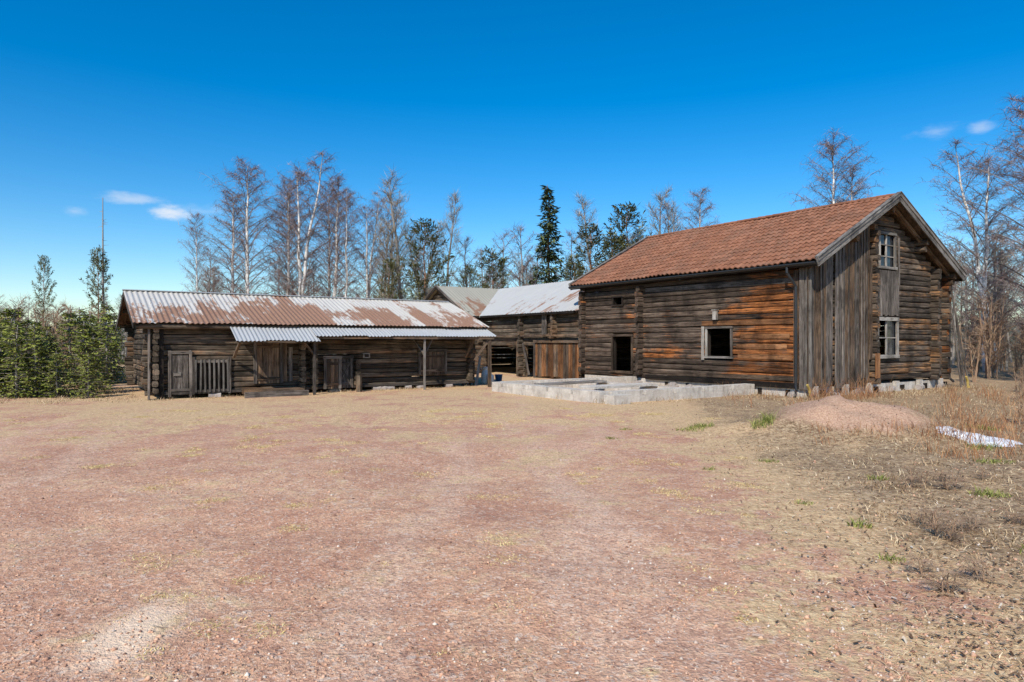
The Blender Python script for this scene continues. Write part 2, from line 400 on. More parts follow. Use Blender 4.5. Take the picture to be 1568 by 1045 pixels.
for y_ in (.6,1.6,2.6,3.6,4.6,5.6): fd.box((-.057,y_,.0),(-.057,y_,.2),.15,.012,'dark',(1,0,0))
fd.obj('foundation',house)
lp=MB()
for x_,xx,zz in ((W+.35,W+.12,3.4),(W+.7,W+.2,3.9),(W+.95,W+.25,3.6),(W+.5,W+.3,2.6)):
    lp.log((x_,-.55,0),(xx,-.25,zz),.06,.06,'grey',None,6,1,.015,.6)
lp.obj('leaning_poles',None).location=A; bpy.data.objects['leaning_poles'].rotation_euler=(0,0,TH)
for i,(xx,yy) in enumerate(((-.35,-.35),(W+.3,-.8))):
    d=MB(); d.log((0,0,-.05),(-.03,0,.26),.08,.08,'yellowp',.5,8,1,0); d.log((-.03,0,.26),(-.12,-.06,.42),.08,.08,'yellowp',.5,8,1,0); d.log((-.0,.0,.0),(.0,.0,.08),.11,.11,'yellowp',.5,8,1,0)
    o=d.obj('drain_pipe',None); o.location=(A[0]+xx*.83-yy*.5576,A[1]+xx*.5576+yy*.83,0)

# ------------------------------------------------------------ concrete ruin foundation
ru=empty('concrete_foundation_ruin',(2.5,18.5,0),TH)
fr_=MB()
def cwall(p0,p1,h,w=.32,notch=True):
    p0=Vector(p0);p1=Vector(p1); d=p1-p0; dn=d.normalized(); Lc=d.length
    fr_.box((p0.x,p0.y,0),(p1.x,p1.y,0),w,.38,'conc')
    t=0; 
    while t<Lc-.05:
        l=min(random.uniform(1.15,1.5),Lc-t); a=p0+dn*(t); b=p0+dn*(t+l-(.11 if notch and t+l<Lc-.2 else 0))
        zc=(.192+h)/2
        fr_.box((a.x,a.y,zc),(b.x,b.y,zc+random.uniform(-.004,.004)),w+random.uniform(-.004,.006),h-.192,'conc'); t+=l
cwall((0,.0,0),(0,5.43,0),.33,.36); cwall((.19,0,0),(6.2,0,0),.325,.36); cwall((.19,5.3,0),(6.2,5.3,0),.335,.36); cwall((3.2,.3,0),(3.2,5.1,0),.3,.3,False)
fr_.box((-.14,-.35,.06),(.45,-.33,.06),.4,.4,'conc'); fr_.box((.4,1.2,.36),(3.0,1.3,.36),.7,.06,'conc'); fr_.box((.3,3.4,.33),(3.0,3.5,.35),.5,.06,'rake')
fr_.obj('concrete_walls',ru)

# ------------------------------------------------------------ BARN (long low)
barn=empty('log_barn',(-10.45,19.96,0),TH)
BL,BD=10.54,5.5; bEZ,bRZ=2.23,3.33; bs=(bRZ-bEZ)/(BD/2+.45)
def bz(y): return bRZ-abs(y-BD/2)*bs-.06
bw=MB()
log_wall(bw,'x',0,0,BL,.1,bz(0)+.02,'blog',[(5.0,5.9,.1,1.2)],ext=.3,lh=.165,w=.16)
log_wall(bw,'x',BD,0,BL,.1,bz(0)+.02,'blog',(),ext=.3,lh=.175,w=.16)
def bl(z):
    if z<bz(0): return (0,BD)
    d=(bRZ-.1-z)/bs; return (BD/2-d,BD/2+d)
for xx in (0,BL): log_wall(bw,'y',xx,0,BD,.1,bRZ-.1,'blog',(),ext=.3,lh=.175,w=.16,off=.087,lim=bl)
log_ends(bw,'y',4.25,-.32,0,.1,2.1,'blog',lh=.175,off=.087); log_ends(bw,'y',6.1,-.3,0,.1,1.1,'blog',lh=.175,off=.087)
log_ends(bw,'y',4.62,-.4,0,.1,2.0,'blog',lh=.175,off=.0)
log_wall(bw,'y',4.25,0,BD,.1,2.0,'blog',(),ext=0,lh=.175,w=.16,off=.087)
bw.obj('log_walls',barn)
bb=MB()
for i in range(3): bb.box((.5+i*.15,-.115,.1),(.5+i*.15,-.115,1.32-random.random()*.05),.14,.03,'grey',(0,1,0),.3+.2*i)
bb.box((.38,-.13,.05),(.38,-.13,1.42),.08,.06,'grey',(0,1,0)); bb.box((.94,-.13,.05),(.94,-.13,1.42),.08,.06,'grey',(0,1,0)); bb.box((.34,-.135,1.36),(.98,-.135,1.36),.06,.08,'grey')
bb.box((.48,-.15,.72),(.68,-.15,.72),.03,.1,'pale',(0,0,1),.6); bb.box((.42,-.15,.25),(.95,-.15,.25),.03,.08,'grey')
for i in range(8): bb.box((1.08+i*.13,-.17,.16),(1.08+i*.13+random.uniform(-.02,.02),-.17,1.14),.045,.03,'rake',(0,1,0),.1)
bb.box((1.0,-.14,.2),(2.05,-.14,.2),.04,.07,'grey'); bb.box((1.0,-.14,1.08),(2.05,-.14,1.08),.04,.08,'grey'); bb.box((1.02,-.14,.1),(1.02,-.14,1.22),.08,.05,'grey',(0,1,0)); bb.box((2.04,-.14,.1),(2.04,-.14,1.22),.08,.05,'grey',(0,1,0))
bb.quad([(1.05,-.1,.2),(2.0,-.1,.2),(2.0,-.1,1.1),(1.05,-.1,1.1)],'dark')
def door(x0,x1,z0,z1,mat,n=4,yy=-.11):
    w_=(x1-x0)/n
    for i in range(n): bb.box((x0+w_*(i+.5),yy,z0),(x0+w_*(i+.5),yy,z1),w_-.012,.035,mat,(0,1,0))
    for z in (z0+.15,z1-.15): bb.box((x0,yy-.03,z),(x1,yy-.03,z),.03,.09,mat)
    for x_ in (x0-.05,x1+.05): bb.box((x_,yy-.02,z0),(x_,yy-.02,z1+.06),.09,.06,'grey',(0,1,0))
    bb.box((x0-.12,yy-.025,z1+.06),(x1+.12,yy-.025,z1+.06),.07,.1,'grey')
door(2.85,3.55,.36,1.68,'brown',4); door(8.54,9.5,.48,1.3,'brown',6); 
door(5.02,5.42,.12,1.1,'brown',3,-.3); door(5.48,5.88,.12,1.1,'grey',3,-.14)
bb.box((5.5,-.16,.3),(5.86,-.16,.95),.06,.03,'grey',(0,1,0),.6); bb.box((5.86,-.165,.3),(5.5,-.165,.95),.05,.03,'grey',(0,1,0))
bb.box((3.7,-.12,.4),(3.7,-.12,1.7),.16,.03,'brown',(0,1,0)); bb.box((3.9,-.12,.4),(3.9,-.12,1.5),.12,.03,'grey',(0,1,0))
bb.box((6.35,-.13,1.2),(6.6,-.13,1.2),.04,.17,'rake'); bb.box((6.4,-.135,1.2),(6.55,-.135,1.2),.05,.1,'dark')
bb.box((2.4,-.5,.14),(4.1,-.5,.14),.9,.14,'brown'); bb.box((2.3,-.98,.08),(4.2,-1.0,.08),.12,.16,'grey')
bb.box((8.28,-.95,0),(8.28,-.95,1.8),.06,.06,'rake',(0,1,0),.4); bb.box((8.28,-.9,1.2),(8.75,-.7,1.85),.05,.05,'grey'); bb.box((8.28,-.9,1.25),(8.28,-.1,1.75),.06,.06,'grey')
bb.log((6.03,-.6,-.05),(6.03,-.6,.55),.2,.2,'blog',.5,10,1); bb.box((10.4,-.8,1.0),(10.95,-.95,1.8),.07,.07,'brown'); bb.box((10.95,-.95,0),(10.95,-.95,1.82),.1,.1,'brown',(0,1,0),.3)
bb.box((10.3,-.3,1.1),(10.3,-.95,1.8),.07,.07,'brown'); bb.box((4.4,-.98,0),(4.4,-.98,1.75),.08,.08,'grey',(0,1,0),.3); bb.box((2.15,-.2,1.2),(2.15,-1.1,1.7),.07,.07,'brown'); bb.box((4.45,-.95,1.2),(4.0,-1.1,1.72),.05,.05,'brown')
bb.box((4.4,-1.0,1.8),(11.1,-1.0,1.8),.07,.07,'brown'); bb.box((2.0,-1.18,1.68),(4.5,-1.18,1.68),.06,.06,'brown')
for i in range(12):
    x_=random.uniform(0,BL); a=random.uniform(.1,.2); bb.log((x_-a,-.05,.03),(x_+a,-.08,.03),.25,.2,'stone',None,7,.8,.03,.12)
for y_ in (-.3,0,1.4,BD/2,BD-1.4,BD): bb.log((-.5,y_,bz(y_)-.1),(BL+.3,y_,bz(y_)-.1),.15,.15,'blog',.5,8,1)
bb.box((.15,-.18,.0),(.15,-.18,2.1),.13,.04,'dark',(0,1,0)) ; bb.box((-.17,-.2,.0),(-.17,-.2,2.1),.05,.15,'grey',(0,1,0))
bb.box((.0,-.13,.16),(BL,-.13,.16),.04,.08,'grey')
bb.obj('doors_posts_and_fittings',barn)
br=MB()
sV=math.hypot(BD/2+.45,bRZ-bEZ)
corr_roof(br,(-.6,BD/2,bRZ),(1,0,0),(0,-(BD/2+.45),bEZ-bRZ),11.85,sV,'rustroof',.15,.016,None,.66,6,8,.03)
corr_roof(br,(-.6,BD/2,bRZ),(1,0,0),(0,(BD/2+.45),bEZ-bRZ),11.85,sV,'rustroof',.15,.016)
br.log((-.62,BD/2,bRZ+.01),(11.2,BD/2,bRZ+.01),.26,.05,'zinc',.5,8,1,.004)
for s_,e in ((-1,-.45),(1,BD+.45)):
    br.box((-.58,BD/2,bRZ-.1),(-.58,e,bEZ-.1),.03,.15,'grey'); br.box((11.2,BD/2,bRZ-.1),(11.2,e,bEZ-.1),.03,.15,'brown')
corr_roof(br,(2.0,-.28,2.165),(1,0,0),(0,-.97,-.45),2.5,1.07,'zinc',.12,.014,None,.85,6,3,.01)
corr_roof(br,(4.42,-.28,2.17),(1,0,0),(0,-.8,-.30),6.75,.86,'zinc',.12,.014,None,.85,6,3,.012)
br.obj('corrugated_roof',barn)

# ------------------------------------------------------------ CONNECTING BARN (L-shaped, behind)
cb=empty('connecting_barn',A,TH)
cw=MB()
y1=18.7
log_wall(cw,'y',.05,10.75,y1,.0,3.1,'blog',[(15.2,18.5,-.1,1.4),(13.8,14.7,.0,1.5)],ext=.25,lh=.21,w=.18)
log_ends(cw,'x',14.9,-.3,.0,0,3.0,'blog',lh=.21,off=.1); log_ends(cw,'x',12.3,-.3,.0,1.7,3.0,'blog',lh=.21,off=.1); log_ends(cw,'x',18.6,-.3,.0,1.5,3.0,'blog',lh=.21,off=.1)
log_wall(cw,'y',6.0,10.5,24.7,.0,3.1,'blog',(),ext=.25,lh=.21,w=.18)
log_wall(cw,'x',24.7,-.8,6.0,0,3.1,'blog',(),ext=.25,lh=.21,w=.18)
log_wall(cw,'x',18.7,-.8,.0,0,3.0,'blog',(),ext=.25,lh=.21,w=.18)
def cl(z):
    if z<3.1: return (18.7,24.7)
    d=(4.7-z)/.5; return (21.7-d,21.7+d)
log_wall(cw,'y',-.8,18.7,24.7,0,4.6,'blog',(),ext=.2,lh=.21,w=.18,off=.1,lim=cl)
y=10.55
while y<13.6:
    w_=random.uniform(.12,.22); cw.box((-.12-random.uniform(0,.02),y+w_/2,random.uniform(0,.12)),(-.12,y+w_/2+random.uniform(-.01,.01),1.62-random.uniform(0,.06)),w_-.016,.03,random.choice(['orange','orange','brown']),(1,0,0)); y+=w_
cw.box((-.16,10.5,1.68),(-.16,13.8,1.68),.1,.12,'brown'); cw.box((-.15,13.75,0),(-.15,13.75,1.7),.1,.1,'grey',(1,0,0)); cw.box((-.1,15.15,0),(-.1,15.15,1.7),.16,.16,'blog',(1,0,0))
cw.box((-.16,12.9,2.0),(-.16,12.9,2.9),.15,.04,'grey',(1,0,0)); cw.box((-.16,13.1,1.9),(-.16,13.1,2.9),.13,.04,'grey',(1,0,0)); cw.box((-.16,14.2,.1),(-.16,14.7,1.6),.08,.06,'grey',(1,0,0))
cw.box((-.2,10.6,1.95),(-.2,18.5,1.95),.07,.1,'brown'); 
for y_ in (11,12.6,14.2,15.8,17.4): cw.box((-.02,y_,3.0),(-.42,y_,2.95),.1,.1,'dark')
cw.obj('log_walls',cb)
cr_=MB()
ez,rz=3.0,4.77; hx=3.4
S=math.hypot(hx,rz-ez)
corr_roof(cr_,(3,10.3,rz),(0,1,0),(-hx,0,ez-rz),11.4,S,'zinc2',.2,.012,vmax=lambda u:S*(1-max(0,(10.3+u-18.3))/3.4),sheet=.9,uoff=5)
corr_roof(cr_,(3,10.3,rz),(0,1,0),(hx,0,ez-rz),14.8,S,'zinc2',.2,.012,sheet=.9,uoff=5)
corr_roof(cr_,(-1.15,21.7,rz-.002),(1,0,0),(0,-hx,ez-rz),4.15,S,'zinc3',.2,.012,vmax=lambda u:S*(1-max(0,(-1.15+u+.4))/3.4),sheet=.7,uoff=2)
corr_roof(cr_,(-1.15,21.7,rz-.002),(1,0,0),(0,hx,ez-rz),4.15,S,'zinc3',.2,.012,sheet=.7,uoff=2)
for e in (18.28,25.1): 
    cr_.box((-1.17,21.7,rz-.08),(-1.17,e,ez-.09),.04,.2,'dark'); cr_.box((-1.2,21.7,rz+.0),(-1.2,e,ez-.02),.03,.07,'grey')
cr_.box((-.36,10.6,ez-.06),(-.36,18.3,ez-.06),.04,.1,'dark'); cr_.box((-1.1,18.34,ez-.06),(-.4,18.34,ez-.06),.04,.1,'dark')
cr_.quad([(3,10.32,rz-.1),(-.3,10.32,ez-.05),(6.3,10.32,ez-.05)],'dark')
cr_.obj('metal_roof',cb)

# ------------------------------------------------------------ small yard items
def lathe(mb,prof,mat,n=16):
    b=len(mb.v);m=mb.mi(mat)
    for r,z in prof:
        for i in range(n):
            a=2*math.pi*i/n; mb.v.append(Vector((r*math.cos(a),r*math.sin(a),z))); mb.g.append((a,z,0)); mb.r.append(.5)
    for k in range(len(prof)-1):
        for i in range(n):
            j=(i+1)%n; mb.f.append((b+k*n+i,b+k*n+j,b+(k+1)*n+j,b+(k+1)*n+i)); mb.m.append(m)
mc=MB(); lathe(mc,[(0,0),(.17,0),(.18,.05),(.18,.4),(.15,.48),(.1,.54),(.1,.6),(.13,.62),(.13,.66),(0,.68)],'white'); mc.log((.1,0,.5),(.2,0,.62),.03,.03,'white',.5,6,1,0); mc.log((-.1,0,.5),(-.2,0,.62),.03,.03,'white',.5,6,1,0)
mc.obj('milk_can',None,True).location=(-1.05,27.2,0)
bk=MB(); lathe(bk,[(0,.01),(.12,.01),(.16,.3),(.17,.3),(.17,.32),(.15,.32),(.11,.03)],'bluep'); bk.obj('plastic_bucket',None,True).location=(-.55,28.2,0)
bs_=MB(); 
for i in range(5): bs_.box((i*.13,random.uniform(0,.2),0),(i*.13+random.uniform(-.15,.15),.45,random.uniform(1.1,1.6)),.1,.03,random.choice(['grey','brown','pale']),(0,1,0))
bs_.obj('leaning_planks',None).location=(-1.9,26.3,0)
cn=MB(); lathe(cn,[(0,0),(.14,0),(.14,.35),(.05,.4),(.05,.45),(0,.45)],'white',12); cn.obj('plastic_canister',None,True).location=(-.85,26.9,0)

# ------------------------------------------------------------ GROUND
def vnoise(x,y,s,seed=0):
    rs=np.random.RandomState(seed); T=rs.rand(256,256)
    x=x*s+1000.;y=y*s+1000.; xi=np.floor(x).astype(int);yi=np.floor(y).astype(int); fx=x-xi;fy=y-yi
    fx=fx*fx*(3-2*fx);fy=fy*fy*(3-2*fy)
    g=lambda a,b:T[a%256,b%256]
    return (g(xi,yi)*(1-fx)+g(xi+1,yi)*fx)*(1-fy)+(g(xi,yi+1)*(1-fx)+g(xi+1,yi+1)*fx)*fy
MX,MY=6.25,12.9
def gz(x,y):
    x=np.asarray(x,float);y=np.asarray(y,float)
    z=(vnoise(x,y,.35,1)-.5)*.10+(vnoise(x,y,1.3,2)-.5)*.035+(vnoise(x,y,5,3)-.5)*.016
    near=np.exp(-((y-24)/9)**4)*(np.abs(x)<18); z=z*(1-.75*near)
    d=np.sqrt(((x-MX)/1.55)**2+((y-MY)/1.5)**2)
    z=z+.60*np.exp(-(d**2.4)*.9)*(1+.3*(vnoise(x,y,1.8,7)-.5)+.2*(vnoise(x,y,5,8)-.5))
    rt=np.clip((x-2.5-.12*y)/4,0,1)*np.exp(-((y-6)/8)**4); z=z+rt*(.05+.12*(vnoise(x,y,.9,5)-.4))
    return z
def axis(a,b,n,k):
    t=np.linspace(-1,1,n); s=np.sinh(k*t)/np.sinh(k); return np.where(s<0,-s*a,s*b)
gx=axis(-900,900,520,6.2); gy=8+axis(-300,1500,560,6.2)
gx=np.sort(np.abs(gx)*np.sign(np.linspace(-1,1,520)))
X,Y=np.meshgrid(gx,gy); Zg=gz(X,Y); far=np.clip((np.hypot(X,Y)-60)/100,0,1); Zg=Zg*(1-far)
V=np.stack([X,Y,Zg],-1).reshape(-1,3); nx=len(gx);ny=len(gy)
i=np.arange(nx-1)[None,:]+np.arange(ny-1)[:,None]*nx; F=np.stack([i,i+1,i+nx+1,i+nx],-1).reshape(-1,4)
def ground_mat():
    k=NT('gravel_and_dry_grass',.95,.1); p=k.pos(); s=k.sep(p)
    n1=k.noise(p,.16,3,.6); n2=k.noise(p,.8,5,.74,.5); n3=k.noise(p,5,5,.78); n4=k.noise(p,34,3,.78)
    peb=k.voro(p,26); ps=k.sep(peb); peb2=k.voro(p,62); ps2=k.sep(peb2)
    red=k.ramp(n2,[(.34,(.50,.25,.155)),(.48,(.68,.38,.235)),(.56,(.74,.46,.285)),(.68,(.84,.58,.37))])
    red=k.mix(k.rng(n1,.4,.62,.0,.5),red,(.78,.49,.305))
    wob=k.math('MULTIPLY',k.math('SUBTRACT',n1,.5),5.)
    for a0,b0 in ((-1.6,.10),(.1,.10),(-4.6,-.22),(-6.2,-.22),(1.2,-.05)):
        tx=k.math('ABSOLUTE',k.math('SUBTRACT',k.math('ADD',s['X'],wob),k.math('ADD',k.math('MULTIPLY',s['Y'],b0),a0)))
        tx=k.math('ADD',tx,k.math('MULTIPLY',k.math('SUBTRACT',n3,.5),.5))
        red=k.mix(k.rng(tx,.05,.42,.45,0),red,(.86,.60,.42))
    red=k.mix(k.rng(n3,.34,.6,.55,0),red,(.44,.225,.145))
    red=k.mix(k.rng(n3,.55,.7,0,.4),red,(.86,.66,.43))
    red=k.mix(k.rng(n4,.36,.60,.5,0),red,(.36,.19,.13))
    red=k.mix(k.rng(n4,.58,.7,0,.4),red,(.86,.67,.50))
    red=k.mix(k.rng(ps['X'],.84,.87,0,.35),red,(.30,.16,.11)); red=k.mix(k.rng(ps['Y'],.93,.95,0,.4),red,(.78,.65,.52))
    red=k.mix(k.rng(ps2['X'],.86,.9,0,.4),red,(.76,.65,.53)); red=k.mix(k.rng(ps2['Y'],.86,.9,0,.5),red,(.25,.14,.10))
    fib=k.noise(k.mapv(p,(7,24,9)),1,5,.82); fib2=k.noise(k.mapv(p,(28,9,9)),1,4,.82)
    fb=k.math('MULTIPLY',k.math('ADD',fib,fib2),.5)
    straw=k.ramp(fb,[(.38,(.25,.16,.08)),(.5,(.60,.42,.225)),(.60,(.84,.65,.37))])
    m=k.math('ADD',k.math('MULTIPLY',n1,.4),k.math('MULTIPLY',n2,.8))
    m=k.math('ADD',m,k.math('MULTIPLY',n3,.6))
    m=k.math('ADD',m,k.rng(s['Y'],7,19,-.01,.16))
    rt=k.rng(k.math('SUBTRACT',s['X'],k.math('MULTIPLY',s['Y'],.1)),.3,4.0,0,.32)
    m=k.math('ADD',m,rt)
    c=k.mix(k.rng(m,.95,1.06,0,.8),red,straw)
    br=k.math('ADD',k.rng(k.math('SUBTRACT',s['X'],k.math('MULTIPLY',s['Y'],.12)),.8,3.6,0,.42),k.math('MULTIPLY',n2,.65))
    br=k.math('ADD',br,k.math('MULTIPLY',k.math('SUBTRACT',n3,.5),.35))
    c=k.mix(k.rng(br,.54,.78,0,.78),c,k.ramp(fb,[(.39,(.06,.04,.027)),(.5,(.24,.16,.095)),(.62,(.60,.47,.31))]))
    c=k.mix(k.rng(s['Y'],38,60),c,(.13,.10,.055))
    dx=k.math('SUBTRACT',s['X'],MX);dy=k.math('SUBTRACT',s['Y'],MY-.2)
    dd=k.math('SQRT',k.math('ADD',k.math('POWER',dx,2.),k.math('POWER',dy,2.)))
    mm=k.math('ADD',dd,k.math('MULTIPLY',k.math('SUBTRACT',n2,.5),2.2))
    c=k.mix(k.rng(mm,1.0,1.7,.85,0),c,k.mix(k.rng(n4,.35,.65),k.mix(n3,(.30,.16,.105),(.46,.27,.18)),k.mix(n3,(.54,.34,.235),(.76,.53,.37))))
    dx=k.math('ADD',s['X'],k.math('ADD',k.math('MULTIPLY',s['Y'],.12),1.75));dy=k.math('MULTIPLY',k.math('SUBTRACT',s['Y'],4.0),.45)
    dd=k.math('SQRT',k.math('ADD',k.math('POWER',dx,2.),k.math('POWER',dy,2.)))
    c=k.mix(k.rng(k.math('ADD',dd,k.math('MULTIPLY',n3,.6)),.38,.62,.8,0),c,(.90,.68,.48))
    k.bump(k.math('ADD',n3,k.math('MULTIPLY',n4,.6)),1.,.035); return k.col(c)
np_mesh('ground',V,F,[ground_mat()],smooth=True)

# ------------------------------------------------------------ scatter
rs=np.random.RandomState(11)
def pos_field(n,y0,y1,pw=1.6,spread=.85):
    u=rs.rand(n); y=(y0**(1-pw)+(y1**(1-pw)-y0**(1-pw))*u)**(1/(1-pw)); x=(rs.rand(n)*2-1)*spread*y
    return x,y
def ramp_mat(name,stops,rough=.9):
    k=NT(name,rough,.15); r=k.attr('rnd','Fac'); return k.col(k.ramp(r,stops))
n=36000; x,y=pos_field(n,2.3,10,1.8); k_=rs.rand(n)<.08+1.5*vnoise(x,y,.8,71)*vnoise(x,y,3,72)*1.4*np.clip(1.3-y/9,.2,1); x,y=x[k_],y[k_]; n=len(x)
sz=(.003+.007*rs.rand(n)**2+.012*rs.rand(n)**10)*(1+.02*y); z=gz(x,y)
octv=np.array([(1,0,0),(0,1,0),(-1,0,0),(0,-1,0),(0,0,.7),(0,0,-.6)]); octf=np.array([(0,1,4),(1,2,4),(2,3,4),(3,0,4),(1,0,5),(2,1,5),(3,2,5),(0,3,5)])
a=rs.rand(n)*6.28; J=octv[None]*(1+.6*(rs.rand(n,6,3)-.5)); ca,sa=np.cos(a)[:,None],np.sin(a)[:,None]
J=np.stack([J[...,0]*ca-J[...,1]*sa*.8,J[...,0]*sa+J[...,1]*ca*.8,J[...,2]],-1)*sz[:,None,None]
Vs=(J+np.stack([x,y,z+sz*.2],-1)[:,None]).reshape(-1,3); Fs=(octf[None]+np.arange(n)[:,None,None]*6).reshape(-1,3)
np_mesh('gravel_stones',Vs,Fs,[ramp_mat('gravel_stone',[(0,(.20,.115,.085)),(.3,(.48,.27,.18)),(.75,(.68,.42,.275)),(.9,(.50,.42,.35)),(1,(.74,.65,.54))])],rnd=np.repeat(rs.rand(n),6))
def blades(name,x,y,h,w,lean,mat,z=None,rnd=None):
    n=len(x); z=gz(x,y) if z is None else z; a=rs.rand(n)*6.283; b=rs.rand(n)*6.283
    ln=lean*(.3+rs.rand(n)); dx=np.cos(a);dy=np.sin(a); wx=np.cos(b)*w/2;wy=np.sin(b)*w/2
    P=[]
    for t,ws in ((0,1),(.55,.8),(1,.15)):
        cx=x+dx*ln*h*t**1.7; cy=y+dy*ln*h*t**1.7; cz=z-.01+h*t*(1-.35*np.clip(ln,0,1.5)*t)
        P.append(np.stack([cx-wx*ws,cy-wy*ws,cz],-1)); P.append(np.stack([cx+wx*ws,cy+wy*ws,cz],-1))
    V=np.stack(P,1).reshape(-1,3); f=np.array([(0,1,3,2),(2,3,5,4)]); F=(f[None]+np.arange(n)[:,None,None]*6).reshape(-1,4)
    return np_mesh(name,V,F,[mat],rnd=np.repeat(rs.rand(n) if rnd is None else rnd,6))
straw_m=ramp_mat('dry_straw',[(0,(.13,.08,.045)),(.45,(.36,.245,.14)),(.8,(.58,.44,.27)),(1,(.74,.62,.42))])
n=120000; x,y=pos_field(n,2.4,26,1.35)
right=np.clip((x-.12*y-1.0)/3,0,1)*.75
yard=np.clip((y-15)/6,0,1)*.3+np.clip((vnoise(x,y,.9,21)*.6+vnoise(x,y,3,24)*.4-.62)*4,0,1)*.45*(np.abs(x+.2)<9)
den=np.maximum(right,yard)*(.15+1.4*vnoise(x,y,2.2,22)*vnoise(x,y,.8,23)*1.6)
md=((x-MX)/1.5)**2+((y-MY+.2)/1.4)**2<1; den=np.where(md,den*.12,den)
def inb(x,y):
    def loc(o): dx=x-o[0];dy=y-o[1]; return dx*.83+dy*.5576,-dx*.5576+dy*.83
    u,v=loc(A); r=(u>-.1)&(u<W+.1)&(v>-.1)&(v<25)
    u,v=loc((-10.45,19.96)); return r|((u>-.1)&(u<10.7)&(v>-.1)&(v<5.6))
k_=(rs.rand(n)<den)&~inb(x,y); x,y,rg_=x[k_],y[k_],right[k_]
blades('dry_grass',x,y,np.where(rg_>.1,.018+.042*rs.rand(len(x)),.012+.025*rs.rand(len(x)))*(1+.015*y),.004+.0008*y,1.8,straw_m)
cx=[];cy=[];ch=[]
def tuft(px,py,n,r,h):
    if ((px-MX)/1.5)**2+((py-MY+.2)/1.3)**2<1 and r>.12 and rs.rand()<.85: return
    a=rs.rand(n)*6.28;q=rs.rand(n)**.7*r; cx.append(px+np.cos(a)*q);cy.append(py+np.sin(a)*q);ch.append(h*(.4+.8*rs.rand(n)))
def houseloc(u,v): return A[0]+u*.83-v*.5576,A[1]+u*.5576+v*.83
for i in range(260):
    t=rs.rand()
    if t<.35: u,v=rs.uniform(-1.3,9.5),rs.uniform(-1.6,-.3)
    elif t<.7: u,v=rs.uniform(-1.6,-.25),rs.uniform(-1,8)
    else: u,v=rs.uniform(-6.8,-.5),rs.uniform(1.2,7.5)
    px,py=houseloc(u,v); tuft(px,py,24,.22,rs.uniform(.08,.24))
for i in range(60):
    t=rs.rand(); u=t*10.6; px,py=-10.45+u*.83+.3*.5576*rs.uniform(.5,2),19.96+u*.5576-.3*rs.uniform(.5,2); tuft(px,py,18,.2,.12)
for i in range(300):
    py=rs.uniform(5,24); px=rs.uniform(.4*py+.8,.95*py)
    if inb(np.array([px]),np.array([py]))[0]: continue
    tuft(px,py,24,.22,rs.uniform(.04,.13))
for i in range(300):
    px=rs.uniform(-26,-10.5); py=rs.uniform(18.5,24)
    if inb(np.array([px]),np.array([py]))[0]: continue
    tuft(px,py,24,.3,rs.uniform(.06,.18))
X_=np.concatenate(cx);Y_=np.concatenate(cy);H_=np.concatenate(ch)
blades('tall_dry_grass',X_,Y_,H_,.009,.9,straw_m)
cx.clear();cy.clear();ch.clear()
for i in range(95):
    py=rs.uniform(3.6,17)**1.0; px=rs.uniform(-.75,.35)*py
    for j in range(rs.randint(1,5)):
        r_=rs.uniform(.05,.16)*(1+py*.05); tuft(px+rs.randn()*.22,py+rs.randn()*.22,int(1000*r_),r_,rs.uniform(.008,.02)*(1+.05*py))
blades('yard_grass_patches',np.concatenate(cx),np.concatenate(cy),np.concatenate(ch)+.01,.008,1.5,ramp_mat('yellow_grass',[(0,(.36,.26,.10)),(.5,(.66,.51,.22)),(1,(.84,.70,.38))]))
cx.clear();cy.clear();ch.clear()
for px,py,r,h in ((4.55,12.4,.22,.2),(4.7,12.5,.12,.24),(4.2,5.2,.28,.10),(4.5,5.0,.25,.13),(3.1,6.1,.1,.1),(5.1,7.3,.2,.1),(3.4,13,.3,.08),(1.7,11.8,.12,.06),(2.6,9,.1,.05),(3.7,13.3,.25,.12),(4.4,8.2,.12,.08),(7.2,10.4,.25,.12),(8.6,12.5,.3,.12),(3.0,7.0,.1,.05),(6.5,9.2,.25,.08),(2.2,13.2,.15,.05),(3.9,4.6,.15,.09),(2.9,5.2,.1,.06),(5.6,6.6,.2,.09),(3.6,9.6,.15,.06),(7.4,8.9,.2,.09)): tuft(px,py,int(650*r),r,h)
gm=ramp_mat('green_grass',[(0,(.08,.09,.025)),(.5,(.19,.22,.05)),(1,(.40,.38,.13))])
blades('green_grass_tufts',np.concatenate(cx),np.concatenate(cy),np.concatenate(ch),.010,.9,gm)
cx.clear();cy.clear();ch.clear()
for i in range(280):
    py=rs.uniform(9,23); px=rs.uniform(.62*py,.95*py) if rs.rand()<.75 else rs.uniform(6,9.5)
    if inb(np.array([px]),np.array([py]))[0]: continue
    tuft(px,py,13,.3,rs.uniform(.2,.55))
for i in range(45):
    px,py=houseloc(rs.uniform(-.9,2.2),rs.uniform(-1.3,-.3)); tuft(px,py,12,.22,rs.uniform(.4,.85))
for i in range(40): tuft(rs.uniform(5,7.6),rs.uniform(10.9,11.7),8,.2,.2)
blades('dead_weed_stems',np.concatenate(cx),np.concatenate(cy),np.concatenate(ch),.009,.55,ramp_mat('dead_stems',[(0,(.14,.065,.035)),(.5,(.34,.16,.075)),(1,(.48,.28,.14))]))
n=28000; x,y=pos_field(n,2.6,16,1.4); den=np.clip((x-.12*y-1.0)/2.2,0,1)*(.2+1.2*vnoise(x,y,1.5,33)); k_=rs.rand(n)<den; x,y=x[k_],y[k_]; n=len(x)
q=np.array([(-1,-.5,0),(1,-.5,0),(1,.5,0),(-1,.5,0)])*.5; s_=.013+.02*rs.rand(n); a=rs.rand(n)*6.28; tl=rs.randn(n)*.4
Lx=q[None,:,0]*s_[:,None];Ly=q[None,:,1]*s_[:,None]
